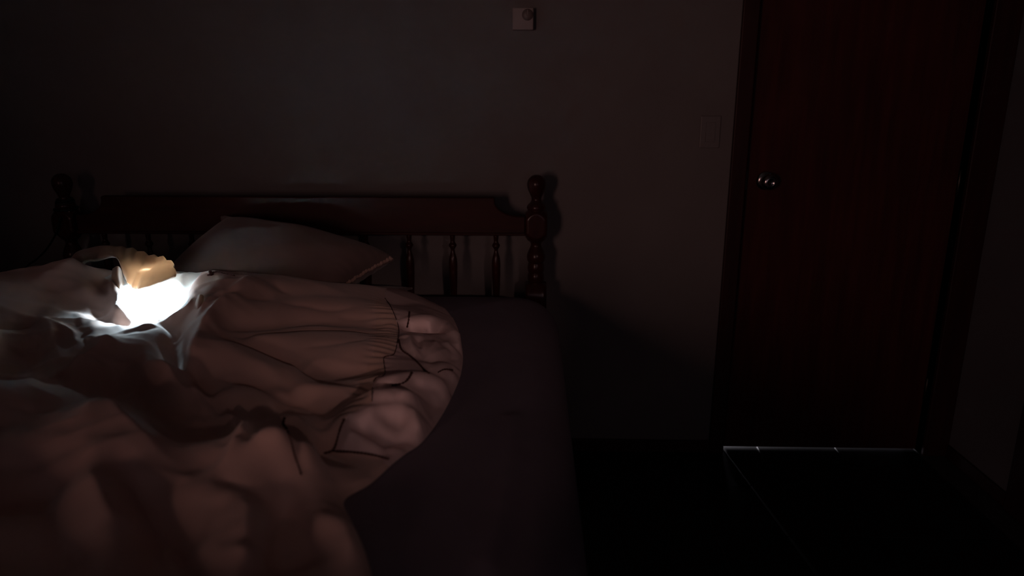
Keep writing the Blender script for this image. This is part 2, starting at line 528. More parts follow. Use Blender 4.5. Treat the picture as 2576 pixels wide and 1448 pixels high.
# ------------------------------------------------------------------ mattress in its fitted sheet
MX0, MX1, MY0, MY1 = -1.665, .092, .285, 2.27
MR, ER, MZ = .15, .085, .680
def inset(x, y):
    """distance inside the rounded-rectangle plan"""
    qx = np.abs(x - (MX0 + MX1) / 2) - ((MX1 - MX0) / 2 - MR)
    qy = np.abs(y - (MY0 + MY1) / 2) - ((MY1 - MY0) / 2 - MR)
    return MR - (np.sqrt(np.maximum(qx, 0) ** 2 + np.maximum(qy, 0) ** 2) + np.minimum(np.maximum(qx, qy), 0))
def sheet_z(x, y):
    d = np.clip(inset(x, y), 0, None)
    e = np.clip(d / ER, 0, 1)
    return MZ - .035 - ER + ER * np.sqrt(np.clip(1 - (1 - e) ** 2, 0, 1)) + .055 * (1 - np.exp(-d / .16))
bm = bmesh.new()
rings = []
NP = 360
def plan(d, k):
    hx, hy = (MX1 - MX0) / 2 - d, (MY1 - MY0) / 2 - d
    rr = max(MR - d, .001)
    hx, hy = max(hx, .001), max(hy, .001)
    rr = min(rr, hx, hy)
    seg = [2 * (hy - rr), math.pi / 2 * rr, 2 * (hx - rr), math.pi / 2 * rr] * 2
    tot = sum(seg); s = tot * k / NP
    cx_, cy_ = (MX0 + MX1) / 2, (MY0 + MY1) / 2
    quad = [(hx - rr, hy - rr, 0), (-(hx - rr), hy - rr, 90), (-(hx - rr), -(hy - rr), 180), (hx - rr, -(hy - rr), 270)]
    # start at lower right going up
    p = np.array([hx, -(hy - rr)]); dirs = [np.array([0, 1]), np.array([-1, 0]), np.array([0, -1]), np.array([1, 0])]
    for i in range(8):
        if s <= seg[i] or i == 7:
            if i % 2 == 0:
                q = p + dirs[i // 2] * s
            else:
                c_ = quad[i // 2]; a = math.radians(c_[2]) + (s / rr if rr > 1e-6 else 0)
                q = np.array([c_[0] + rr * math.cos(a), c_[1] + rr * math.sin(a)])
            return cx_ + q[0], cy_ + q[1]
        s -= seg[i]
        if i % 2 == 0:
            p = p + dirs[i // 2] * seg[i]
        else:
            c_ = quad[i // 2]; a = math.radians(c_[2] + 90)
            p = np.array([c_[0] + rr * math.cos(a), c_[1] + rr * math.sin(a)])
levels = [(0.02, .381), (.004, .395), (0, .42), (0, .48), (0, .53)] + [(ER * (1 - math.cos(a)), None) for a in np.linspace(.05, math.pi / 2, 9)]
levels += [(d_, None) for d_ in list(np.linspace(.10, .42, 24)) + [.5, .6, .7, .8, .86]]
crease = spline([PZ(1290, 1060, .665)[:2], PZ(1285, 1160, .665)[:2], PZ(1262, 1290, .665)[:2], PZ(1222, 1448, .665)[:2]], .01)
for d_, z_ in levels:
    ring = []
    for k in range(NP):
        x, y = plan(d_, k)
        z = z_ if z_ is not None else float(sheet_z(np.array(x), np.array(y)))
        if z_ is None and d_ > .05:
            dd = np.min(np.hypot(crease[:, 0] - x, crease[:, 1] - y))
            z += .006 * math.exp(-(dd / .012) ** 2)
            z += .002 * math.sin(9 * x + 3 * y) * math.sin(4 * y + 1.3)
        ring.append(bm.verts.new((x, y, z)))
    rings.append(ring)
for a, b in zip(rings, rings[1:]):
    for k in range(NP):
        bm.faces.new((a[k], a[(k + 1) % NP], b[(k + 1) % NP], b[k]))
bm.faces.new(rings[0]); bm.faces.new(rings[-1])
mt = thing('mattress', 'thick mattress covered by a plain dark grey fitted sheet', 'mattress', ((MX0 + MX1) / 2, (MY0 + MY1) / 2, .38))
keep(obj('fitted_sheet', bm, 'sheet_cotton', mt, True))
bm = bmesh.new()
cs = [plan(.012, k) for k in range(0, NP, 2)]
tube(bm, [(x, y, .392) for x, y in cs] + [(cs[0][0], cs[0][1], .392)], .005, 6)
keep(obj('elastic_hem', bm, 'sheet_cotton', mt, True))

# ================================================================== PILLOWS
def loft(rows, nu=12, nv=12):
    """smooth surface through a grid of 3D control points; returns array [R,C,3]"""
    rows = [spline(r, n=nu) for r in rows]
    A = np.array(rows)
    cols = [spline(A[:, j], n=nv) for j in range(A.shape[1])]
    return np.array(cols).transpose(1, 0, 2)

def grid_mesh(name, G, m, parent=None, thick=0.0, smooth=True):
    R, Cn = G.shape[:2]
    me = bpy.data.meshes.new(name)
    idx = np.arange(R * Cn).reshape(R, Cn)
    q = np.stack([idx[:-1, :-1], idx[:-1, 1:], idx[1:, 1:], idx[1:, :-1]], -1).reshape(-1, 4)
    me.from_pydata(G.reshape(-1, 3).tolist(), [], q.tolist())
    if smooth:
        me.polygons.foreach_set('use_smooth', [True] * len(me.polygons))
    o = link(name, me, m, parent)
    if thick:
        md = o.modifiers.new('thickness', 'SOLIDIFY'); md.thickness = thick; md.offset = 0
    return o

def pillow(name, label, BL, BR, FR, FL, thick, m, seam_m, wr=0.0, ears=.02, seed=1, cat='pillow', top_frac=.62):
    BL, BR, FR, FL = [np.array(a, float) for a in (BL, BR, FR, FL)]
    base = (BL + BR + FR + FL) / 4
    t = thing(name, label, cat, tuple(base))
    n = 64
    rs = np.random.RandomState(seed)
    nrm = np.cross(BR - BL, FL - BL); nrm /= np.linalg.norm(nrm)
    if nrm[2] < 0: nrm = -nrm
    def surf(sign, th):
        u = np.linspace(0, 1, n); v = np.linspace(0, 1, n)
        U_, V_ = np.meshgrid(u, v)
        P = ((1 - U_) * (1 - V_))[..., None] * BL + (U_ * (1 - V_))[..., None] * BR + (U_ * V_)[..., None] * FR + ((1 - U_) * V_)[..., None] * FL
        a = np.clip(1 - (2 * U_ - 1) ** 2, 0, 1); b = np.clip(1 - (2 * V_ - 1) ** 2, 0, 1)
        puff = (a * b) ** .36
        # edges pulled in between the corner ears
        cu = (BR - BL) + (FR - FL); cu /= np.linalg.norm(cu)
        cv = (FL - BL) + (FR - BR); cv /= np.linalg.norm(cv)
        P = P + (.030 * np.exp(-(U_ ** 2 + V_ ** 2) / .0025))[..., None] * ((BL - base) / np.linalg.norm(BL - base))
        inx = ears * b * np.sign(.5 - U_) * np.abs(2 * U_ - 1) ** 6
        iny = ears * a * np.sign(.5 - V_) * np.abs(2 * V_ - 1) ** 6
        P = P + inx[..., None] * cu + iny[..., None] * cv
        h = th * puff
        for _ in range(9):
            ph, k1, k2 = rs.uniform(0, 6.28), rs.uniform(5, 16), rs.uniform(-12, 12)
            h = h + wr * np.sin(k1 * U_ + k2 * V_ + ph) * (puff ** 1.5) * .5
        # gathers running in from the edges
        h = h + wr * .7 * np.sin(60 * V_ + 4 * np.sin(7 * V_)) * np.exp(-((1 - U_) / .06)) * b
        return P + sign * h[..., None] * nrm
    grid_o = keep(grid_mesh('case_top', surf(1, thick * top_frac), m, t))
    keep(grid_mesh('case_underside', surf(-1, thick * (1 - top_frac)), m, t))
    # seam cord round the edge
    S = surf(1, 0)
    loop = np.vstack([S[0], S[1:, -1], S[-1, ::-1][1:], S[::-1, 0][1:]])
    bm = bmesh.new(); tube(bm, loop[::2].tolist() + [loop[0].tolist()], .0035, 6)
    keep(obj('seam', bm, seam_m, t, True))
    return t, S, nrm

BLp, BRp = PY(572, 556, 2.265), PY(992, 652, 2.235)
FRp, FLp = PY(842, 742, 2.01), PY(405, 700, 2.00)
pil, Sp, nrm_p = pillow('pillow', 'plump beige pillow leaning on the headboard above the duvet', BLp, BRp, FRp, FLp, .18, 'pillow_cotton', 'pillow_cotton', wr=.0035, ears=.012, seed=4)
# ribbed flange band along the short right edge
edge = Sp[:, -1]
inner = Sp[:, -4]
rows = []
for k_ in range(0, len(edge)):
    pass
e_s = edge[2:-1]
G = []
cu = (BRp - BLp); cu /= np.linalg.norm(cu)
for j, w_ in enumerate((.000, .014, .027)):
    row = []
    for i, p in enumerate(e_s):
        rip = .0016 * math.sin(i * 2.1)
        row.append(p + cu * (.004 - w_) * 1.0 + nrm_p * (.006 + .016 * (w_ / .027) ** .6 + rip))
    G.append(row)
keep(grid_mesh('flange', loft(G, 2, 4), 'hem', pil, .003))

lb = [PY(600, 690, 2.25), PY(1036, 697, 2.20), PY(985, 745, 2.03), PY(560, 745, 2.02)]
for i_, p_ in enumerate(lb):
    p_[2] = float(sheet_z(np.array(p_[0]), np.array(p_[1]))) + .028
pillow('flat_pillow', 'flat dark pillow under the plump one, one corner poking out', lb[0], lb[1], lb[2], lb[3], .045, 'pillow_dark', 'pillow_dark', wr=.001, ears=.015, seed=9, top_frac=.5)

# ================================================================== DUVET
GX0, GX1, GY0, GY1, GS = -1.74, .02, .30, 2.19, .004
nx, ny = int(round((GX1 - GX0) / GS)) + 1, int(round((GY1 - GY0) / GS)) + 1
gx = GX0 + GS * np.arange(nx); gy = GY0 + GS * np.arange(ny)
GXX, GYY = np.meshgrid(gx, gy)

curves = []          # feature lines of the crumpled cloth: (pixel x, pixel y, height)
FS = 1.0
def F(*pts):
    curves.append(spline([PZ(a, b, .70 + (c - .70) * FS) for a, b, c in pts], .003))
# --- right hand layer, long puffy folds
F((545, 757, .820), (640, 752, .808), (760, 746, .795), (880, 750, .780), (965, 757, .765))                 # crest 1
F((560, 828, .782), (594, 838, .766), (704, 830, .757), (780, 823, .751), (894, 827, .742), (960, 836, .734))  # crease 1
F((600, 848, .782), (704, 841, .778), (780, 834, .772), (894, 838, .762), (965, 848, .748))                 # crest 2
F((610, 866, .762), (665, 893, .748), (742, 917, .735), (837, 950, .722), (930, 954, .716))                 # crease 2
F((500, 826, .800), (560, 862, .792), (620, 895, .780), (668, 925, .768), (705, 965, .752), (760, 962, .752), (840, 975, .746), (925, 985, .738))  # crest 3
F((520, 925, .764), (585, 948, .750), (643, 963, .740), (704, 990, .727), (780, 1014, .716), (855, 1034, .708))    # crease 3
F((540, 975, .756), (620, 1000, .744), (720, 1030, .728), (820, 1056, .712))
# --- left rim of that layer
F((640, 692, .850), (590, 722, .848), (530, 766, .838), (490, 806, .824), (468, 846, .812), (460, 884, .802), (478, 930, .784), (512, 985, .766), (560, 1040, .748), (600, 1074, .734))
F((440, 838, .752), (436, 890, .738), (470, 960, .722), (520, 1030, .712), (580, 1090, .702))
# --- middle ridge
FS = .75
F((296, 852, .790), (340, 838, .800), (395, 828, .806), (418, 838, .800), (432, 868, .776))
FS = .95
F((385, 834, .785), (366, 895, .786), (410, 925, .784), (454, 957, .776), (549, 1031, .752), (618, 1081, .732))
F((318, 965, .730), (390, 1045, .714), (460, 1120, .704), (530, 1150, .702))
F((173, 934, .762), (248, 880, .782), (285, 856, .788))
F((136, 953, .752), (200, 932, .760), (262, 914, .764), (290, 925, .750))
F((0, 1022, .722), (130, 1012, .722), (245, 985, .722), (300, 962, .728))
# --- big hump lower left
FS = .92
F((-60, 1092, .796), (60, 1078, .804), (150, 1068, .812), (210, 1038, .824), (262, 1002, .832), (296, 1028, .822), (345, 1075, .806), (385, 1122, .786), (440, 1168, .764), (520, 1190, .748))
F((0, 1200, .772), (140, 1165, .790), (250, 1132, .802), (330, 1112, .800))
F((20, 1330, .742), (100, 1280, .742), (170, 1240, .752))
F((215, 1175, .792), (240, 1230, .788), (270, 1310, .776), (300, 1400, .758), (310, 1500, .742))
F((310, 1195, .760), (360, 1262, .742), (410, 1345, .722), (450, 1450, .706), (470, 1520, .704))
F((470, 1225, .764), (560, 1192, .766), (620, 1218, .770), (645, 1290, .764), (640, 1370, .756), (620, 1470, .746))
F((480, 1300, .752), (520, 1400, .746), (540, 1500, .738))
F((715, 1265, .716), (700, 1350, .702), (680, 1450, .694), (660, 1540, .690))
F((-60, 1420, .772), (60, 1420, .768), (120, 1500, .752))
# --- fold with the turned corner
F((690, 1048, .826), (642, 1080, .806), (588, 1132, .780), (532, 1184, .752))
F((690, 1048, .826), (728, 1054, .820), (768, 1078, .802), (792, 1130, .772), (806, 1195, .738))
F((640, 1096, .716), (700, 1058, .706), (770, 1052, .704))
F((660, 1130, .784), (690, 1175, .764), (720, 1225, .736))
F((735, 1100, .792), (742, 1140, .776), (765, 1195, .748))
F((812, 1090, .704), (830, 1135, .700), (845, 1190, .692))
F((760, 1250, .744), (820, 1280, .748), (862, 1315, .736), (885, 1365, .722), (890, 1440, .712))
F((730, 1320, .716), (790, 1370, .720), (820, 1450, .712))
# --- satin border and its lobes
FS = 1.0
F((790, 1080, .724), (850, 1052, .742), (905, 1030, .750), (990, 1030, .744), (1046, 1038, .728))
F((880, 1090, .732), (940, 1100, .728), (1010, 1105, .716))
F((855, 1125, .712), (920, 1138, .708), (975, 1148, .698))
F((932, 972, .770), (1000, 978, .764), (1045, 996, .748), (1058, 1018, .732))
F((900, 1012, .716), (980, 1016, .712), (1046, 1020, .706))
F((1060, 1040, .726), (1056, 1076, .716))
F((950, 945, .754), (1000, 936, .758), (1060, 932, .750), (1100, 948, .732), (1112, 985, .718))
F((970, 962, .726), (1020, 966, .726), (1070, 985, .722), (1085, 1040, .706))
F((1000, 838, .748), (1040, 836, .726), (1080, 846, .722), (1098, 838, .728), (1104, 818, .730))
F((1000, 800, .762), (1050, 790, .766), (1095, 794, .760), (1130, 820, .744), (1148, 862, .724))
F((1010, 852, .752), (1050, 862, .754), (1080, 876, .744), (1110, 880, .730))
F((1012, 880, .744), (1040, 895, .738), (1065, 910, .726))
F((1040, 862, .752), (1048, 885, .746), (1042, 898, .736))
F((1070, 912, .744), (1105, 906, .742), (1135, 915, .728), (1146, 940, .712))
F((1090, 930, .714), (1118, 938, .708), (1130, 960, .706))
F((985, 770, .742), (1030, 764, .736), (1062, 770, .722))
# --- left slope up to the nest
F((-60, 812, .785), (0, 774, .805), (60, 724, .826), (118, 690, .846), (165, 662, .866), (186, 640, .880))
F((0, 860, .752), (60, 838, .762), (100, 812, .775), (150, 800, .782))
F((60, 905, .746), (110, 868, .768), (150, 850, .775), (205, 862, .764))
F((120, 770, .785), (190, 778, .776), (250, 800, .764), (310, 826, .752))
F((100, 735, .812), (170, 755, .796), (240, 775, .780))
F((0, 950, .745), (70, 940, .742), (110, 905, .748))
# --- white lining in the nest: a slope with a lip in front, the cloth drops away outside it
F((296, 735, .812), (303, 748, .806), (310, 770, .790), (336, 796, .772), (366, 809, .765), (400, 803, .768), (440, 786, .778), (466, 762, .795), (474, 738, .812))
F((286, 742, .822), (294, 776, .797), (322, 806, .764), (366, 821, .742), (405, 816, .738), (446, 799, .748), (472, 778, .762))
F((330, 762, .788), (380, 774, .780), (430, 758, .790))
F((345, 735, .812), (400, 736, .806), (450, 722, .816))
F((350, 722, .824), (400, 716, .824), (440, 708, .826))
F((479, 752, .818), (482, 732, .826), (482, 708, .838), (500, 693, .848), (530, 686, .852), (570, 690, .850))
F((505, 742, .832), (512, 770, .820), (500, 800, .800))
F((525, 720, .842), (540, 735, .838))
F((270, 700, .815), (282, 730, .800))
F((300, 838, .744), (360, 830, .750), (420, 824, .752))
F((455, 808, .750), (474, 794, .765))
# low ground under the flap
for (x_, y_, z_) in ((-1.04, 1.83, .815), (-.97, 1.84, .815), (-.92, 1.86, .815), (-1.15, 1.86, .80), (-1.1, 1.95, .78), (-.95, 1.97, .775), (-1.2, 1.97, .78), (-1.3, 2.04, .78), (-1.1, 2.06, .74)):
    curves.append(np.array([[x_, y_, z_]]))

# outline on the bed
E1 = [(985, 738), (1050, 744), (1108, 768), (1146, 810), (1163, 875), (1161, 930), (1141, 985), (1106, 1050), (1062, 1108), (1022, 1136), (986, 1164), (930, 1214), (866, 1254), (884, 1305), (906, 1352), (924, 1400), (936, 1450), (944, 1500), (950, 1560)]
def on_sheet(a, b):
    z = .68
    for _ in range(6):
        p = PZ(a, b, z)
        z = float(sheet_z(np.array(p[0]), np.array(p[1]))) + .004
    return PZ(a, b, z)
e1 = [on_sheet(*p)[:2] for p in E1]
far = [(-.52, 2.045), (-.75, 2.05), (-.92, 2.07), (-1.05, 2.12), (-1.25, 2.14), (-1.45, 2.10), (-1.6, 1.98), (-1.70, 1.8), (-1.72, 1.5), (-1.72, .9), (-1.72, .36)]
near = [(-.20, .36)]
OUT = np.vstack([spline(e1, .01), np.array(near), spline([e1[0]] + far, .01)[::-1]])
# OUT is a closed ring: right edge downwards, near edge, then left and far side back to start
def resample(P, step):
    P = np.vstack([P, P[:1]]); d = np.hypot(*np.diff(P, axis=0).T); s = np.concatenate([[0], np.cumsum(d)])
    t = np.arange(0, s[-1], step)
    return np.stack([np.interp(t, s, P[:, 0]), np.interp(t, s, P[:, 1])], 1)
OUT = resample(OUT, .004)
def in_poly(X, Y, P):
    inside = np.zeros(X.shape, bool)
    x0_, y0_ = P[:, 0], P[:, 1]; x1_, y1_ = np.roll(x0_, -1), np.roll(y0_, -1)
    for a, b, c, d in zip(x0_, y0_, x1_, y1_):
        if b == d: continue
        m_ = ((b > Y) != (d > Y)) & (X < (c - a) * (Y - b) / (d - b) + a)
        inside ^= m_
    return inside
out3 = np.column_stack([OUT, sheet_z(OUT[:, 0], OUT[:, 1]) + .003])
# the duvet hangs a little over the left side of the mattress
SZ = sheet_z(GXX, GYY)
allp = np.vstack(curves + [out3])
H = None
base_h = .735
for st in (16, 8, 4, 2, 1):
    h_ = GS * st
    mx, my = (nx - 1) // st + 1, (ny - 1) // st + 1
    ii = np.clip(np.round((allp[:, 0] - GX0) / h_).astype(int), -1, mx)
    jj = np.clip(np.round((allp[:, 1] - GY0) / h_).astype(int), -1, my)
    ok = (ii >= 0) & (ii < mx) & (jj >= 0) & (jj < my)
    acc = np.zeros((my, mx)); cnt = np.zeros((my, mx))
    np.add.at(acc, (jj[ok], ii[ok]), allp[ok, 2]); np.add.at(cnt, (jj[ok], ii[ok]), 1)
    fx = cnt > 0
    val = np.where(fx, acc / np.maximum(cnt, 1), 0)
    if H is None:
        Hc = np.full((my, mx), base_h)
    else:
        cy_ = np.clip(np.arange(my) / 2.0, 0, H.shape[0] - 1.001); cx_ = np.clip(np.arange(mx) / 2.0, 0, H.shape[1] - 1.001)
        j0 = cy_.astype(int); i0 = cx_.astype(int); fj = (cy_ - j0)[:, None]; fi = (cx_ - i0)[None]
        Hc = (H[j0][:, i0] * (1 - fj) * (1 - fi) + H[j0][:, i0 + 1] * (1 - fj) * fi + H[j0 + 1][:, i0] * fj * (1 - fi) + H[j0 + 1][:, i0 + 1] * fj * fi)
    S_, K_ = 6.0, 1 / .20 ** 2
    for it in range(160 if st > 1 else 60):
        Hp = np.pad(Hc, 1, mode='edge')
        nb = Hp[:-2, 1:-1] + Hp[2:, 1:-1] + Hp[1:-1, :-2] + Hp[1:-1, 2:]
        Hn = (nb + h_ * h_ * (S_ + K_ * base_h)) / (4 + K_ * h_ * h_)
        Hc = np.where(fx, val, Hn)
    H = Hc
def blur(A, s):
    r = int(3 * s) + 1; k = np.exp(-.5 * (np.arange(-r, r + 1) / s) ** 2); k /= k.sum()
    for ax in (0, 1):
        P = np.pad(A, [(r, r) if a == ax else (0, 0) for a in (0, 1)], mode='edge')
        A = sum(k[i] * (P[i:i + A.shape[0]] if ax == 0 else P[:, i:i + A.shape[1]]) for i in range(2 * r + 1))
    return A
H = blur(H, 2.3)
inside = in_poly(GXX, GYY, OUT)
# fine wrinkles
W = np.zeros_like(H)
def snoise(s, amp):
    return amp * blur(rng.randn(*H.shape), s) * s * 3.5
W += snoise(5, .0008) + snoise(11, .0022)
# thin sharp wrinkles, strongest in the loose cloth on the left
def blur1(A, s, ax):
    r = int(3 * s) + 1; k = np.exp(-.5 * (np.arange(-r, r + 1) / s) ** 2); k /= k.sum()
    P = np.pad(A, [(r, r) if a == ax else (0, 0) for a in (0, 1)], mode='edge')
    return sum(k[i] * (P[i:i + A.shape[0]] if ax == 0 else P[:, i:i + A.shape[1]]) for i in range(2 * r + 1))
def ridged(sy, sx, shear):
    n_ = blur1(blur1(rng.randn(*H.shape), sy, 0), sx, 1)
    for j in range(ny):
        n_[j] = np.roll(n_[j], int(shear * j))
    return np.clip(1 - np.abs(n_) / n_.std() * 1.3, 0, 1) ** 1.5
loose = np.clip((-.62 - GXX) / .18, 0, 1) * np.clip((GYY - .5) / .4, .3, 1)
W += (.0050 * ridged(7, 24, .8) + .0045 * ridged(20, 7, -.6) + .0030 * ridged(5, 15, -.9)) * blur(loose, 12)
W += .0016 * ridged(6, 30, .3) * (1 - loose)
H = np.maximum(H + W, SZ + .006)
def hsample(x, y, A=None):
    A = H if A is None else A
    i = np.clip((x - GX0) / GS, 0, nx - 1.001); j = np.clip((y - GY0) / GS, 0, ny - 1.001)
    i0, j0 = int(i), int(j); fi, fj = i - i0, j - j0
    return (A[j0, i0] * (1 - fi) + A[j0, i0 + 1] * fi) * (1 - fj) + (A[j0 + 1, i0] * (1 - fi) + A[j0 + 1, i0 + 1] * fi) * fj
def hit(a, b):
    r = ray(a, b)
    ts = np.linspace(.6, 2.6, 1400)
    P = _C + ts[:, None] * r
    i = np.round((P[:, 0] - GX0) / GS).astype(int); j = np.round((P[:, 1] - GY0) / GS).astype(int)
    ok = (i >= 0) & (i < nx) & (j >= 0) & (j < ny)
    i = np.clip(i, 0, nx - 1); j = np.clip(j, 0, ny - 1)
    hh = np.where(ok & inside[j, i], H[j, i], sheet_z(P[:, 0], P[:, 1]))
    bad = (P[:, 2] <= hh)
    k = int(np.argmax(bad)) if bad.any() else len(ts) - 1
    return P[k]


def crease_line(pix, amp, w, sharp=True):
    """raise (or sink) a thin crease in the cloth along a line"""
    global H
    P = spline(np.array([hit(a, b)[:2] for a, b in pix]), .004)
    m_ = 4 * w
    i0 = max(int((P[:, 0].min() - m_ - GX0) / GS), 0); i1 = min(int((P[:, 0].max() + m_ - GX0) / GS) + 2, nx)
    j0 = max(int((P[:, 1].min() - m_ - GY0) / GS), 0); j1 = min(int((P[:, 1].max() + m_ - GY0) / GS) + 2, ny)
    if i1 <= i0 or j1 <= j0: return
    X_, Y_ = GXX[j0:j1, i0:i1], GYY[j0:j1, i0:i1]
    best = np.full(X_.shape, 9.0); tt = np.zeros(X_.shape)
    for k, p in enumerate(P):
        d = np.hypot(X_ - p[0], Y_ - p[1]); c = d < best
        best[c] = d[c]; tt[c] = k / max(len(P) - 1, 1)
    tap = np.clip(np.sin(np.pi * np.clip(tt, .02, .98)) * 1.6, 0, 1)
    prof_ = np.exp(-best / w) if sharp else np.exp(-(best / w) ** 2)
    H[j0:j1, i0:i1] += amp * tap * prof_
for pix, a_, w_ in [
    ([(560, 832), (594, 840), (704, 832), (780, 825), (894, 829), (985, 838)], -.018, .008),
    ([(495, 813), (571, 843), (613, 862), (673, 889), (742, 915), (837, 958), (935, 968)], -.020, .012),
    ([(500, 915), (525, 932), (643, 963), (704, 992), (780, 1016), (860, 1036)], -.018, .010),
    ([(239, 878), (293, 846), (351, 829), (405, 830), (425, 866)], .010, .008),
    ([(244, 880), (312, 846), (390, 842)], .005, .006),
    ([(210, 822), (273, 815), (312, 832)], .007, .008),
    ([(85, 796), (106, 808), (136, 819), (172, 833), (184, 846), (188, 860), (204, 864)], .014, .010),
    ([(60, 800), (93, 813), (125, 826), (127, 846), (131, 867), (148, 899), (165, 935)], .014, .010),
    ([(188, 784), (205, 805), (201, 830)], .009, .008),
    ([(70, 840), (95, 862), (120, 885)], .007, .007),
    ([(20, 855), (60, 880), (90, 905)], .007, .008),
    ([(209, 842), (234, 851), (255, 868)], .008, .007),
    ([(190, 800), (205, 840), (230, 870)], -.007, .009),
    ([(10, 830), (60, 870), (95, 930)], .006, .009),
    ([(137, 966), (190, 934), (273, 912)], .008, .009),
    ([(60, 985), (130, 962), (215, 945)], .006, .009),
    ([(381, 898), (415, 922), (469, 937)], .007, .008),
    ([(381, 956), (439, 960), (493, 981)], .007, .007),
    ([(360, 905), (420, 950), (500, 1000), (560, 1040)], .006, .007),
    ([(474, 1046), (517, 1036), (552, 1040)], .005, .006),
    ([(470, 870), (500, 880), (530, 870)], .005, .008),
    ([(478, 815), (505, 782), (545, 745), (600, 712), (640, 693)], .009, .005),
    ([(480, 815), (520, 795), (530, 775), (560, 745), (620, 715)], .006, .005),
    ([(478, 816), (466, 850), (460, 885)], .007, .006),
    ([(640, 690), (690, 715), (730, 740)], -.010, .012),
    ([(590, 735), (640, 745), (690, 752)], -.010, .014),
    ([(700, 758), (760, 764), (830, 776), (900, 770)], -.008, .010),
    ([(840, 792), (890, 800), (950, 797)], -.006, .010),
    ([(760, 872), (850, 862), (940, 850)], -.005, .008),
    ([(700, 930), (790, 915), (900, 925)], .005, .012),
    ([(88, 695), (161, 737), (254, 771), (300, 800)], -.009, .012),
    ([(186, 660), (244, 712), (293, 751)], -.008, .008),
    ([(130, 700), (190, 715), (240, 740)], .007, .014),
    ([(40, 770), (110, 772), (190, 790)], .006, .012),
    ([(98, 1127), (200, 1092), (300, 1060), (345, 1068)], .008, .012),
    ([(190, 1160), (270, 1125), (360, 1105), (400, 1115)], .010, .014),
    ([(30, 1180), (120, 1150), (220, 1105)], -.008, .014),
    ([(320, 1190), (400, 1188), (500, 1200)], .008, .010),
    ([(230, 1180), (262, 1250), (292, 1320)], .014, .016),
    ([(300, 1200), (330, 1280), (370, 1370)], .008, .014),
    ([(600, 1240), (640, 1290), (600, 1350)], .006, .016),
    ([(560, 1230), (520, 1290), (510, 1360)], -.010, .016),
    ([(720, 1060), (735, 1095), (740, 1130)], -.012, .008),
    ([(640, 1090), (680, 1098), (720, 1080)], .006, .008),
    ([(1096, 790), (1112, 812), (1100, 832), (1060, 834)], -0.0238, .008),
    ([(1008, 824), (1040, 834), (1080, 838)], -0.0204, .006),
    ([(1075, 800), (1085, 815), (1070, 826)], 0.0136, .010),
    ([(1040, 845), (1034, 872), (1045, 898)], 0.0170, .005),
    ([(1050, 848), (1054, 875), (1060, 898)], -0.0170, .005),
    ([(1066, 905), (1090, 880), (1105, 862)], 0.0153, .006),
    ([(1080, 900), (1120, 895), (1150, 900)], -0.0136, .007),
    ([(1070, 922), (1095, 935), (1118, 940)], -0.0136, .006),
    ([(1120, 860), (1135, 880), (1150, 885)], 0.0119, .008),
    ([(1010, 1015), (1040, 1016), (1056, 1018)], -0.0170, .006),
    ([(880, 1062), (960, 1085), (1050, 1110)], -0.0204, .014),
    ([(960, 1040), (1000, 1055), (1020, 1040)], -0.0119, .012),
    ([(870, 1062), (878, 1090), (880, 1115)], 0.0136, .006),
    ([(935, 975), (980, 968), (1030, 972)], 0.0136, .010),
    ([(286, 744), (292, 776), (322, 805), (366, 819), (405, 813), (446, 795), (474, 770)], .009, .007),
    ([(281, 700), (283, 725), (286, 748)], .020, .008),
    ([(405, 815), (446, 797), (474, 772), (484, 745)], .016, .008),
    ([(250, 800), (285, 806), (325, 812)], .010, .008),
    ([(320, 1190), (370, 1262), (420, 1345), (455, 1448)], -.030, .028),
    ([(705, 1235), (705, 1300), (692, 1370), (672, 1448)], -.034, .030),
    ([(0, 1018), (130, 1012), (250, 982), (312, 955)], -.022, .026),
    ([(330, 985), (395, 1055), (470, 1130)], -.022, .030),
    ([(90, 1240), (150, 1330), (170, 1448)], -.022, .030),
    ([(640, 1100), (600, 1100), (560, 1130)], -.016, .018),
    ([(800, 1110), (820, 1150), (845, 1215)], -.020, .016),
    ([(740, 1290), (770, 1350), (770, 1440)], -.020, .022),
    ([(600, 1225), (655, 1270), (648, 1340), (620, 1440)], .014, .014),
    ([(800, 1262), (850, 1298), (880, 1345), (890, 1420)], .014, .014),
    ([(690, 1050), (642, 1082), (588, 1134), (535, 1184)], .024, .012),
    ([(372, 900), (454, 957), (549, 1031), (620, 1081)], .020, .012),
    ([(440, 838), (436, 890), (470, 962), (522, 1032), (585, 1092)], -.028, .018),
    ([(173, 934), (248, 880), (297, 850)], .018, .012),
    ([(136, 953), (231, 924), (264, 914)], .014, .010),
    ([(200, 990), (300, 940), (340, 930)], -.022, .020),
    ([(690, 1050), (730, 1056), (770, 1082), (794, 1134)], .016, .010),
    ([(735, 1075), (752, 1120), (775, 1180)], -.018, .012),
    ([(540, 1195), (620, 1215), (680, 1255)], -.016, .014),
    ([(262, 1003), (300, 1032), (345, 1077), (388, 1124), (440, 1170)], .012, .012),
    ([(60, 1080), (150, 1070), (215, 1038), (262, 1003)], .010, .014),
]:
    crease_line(pix, a_, w_)
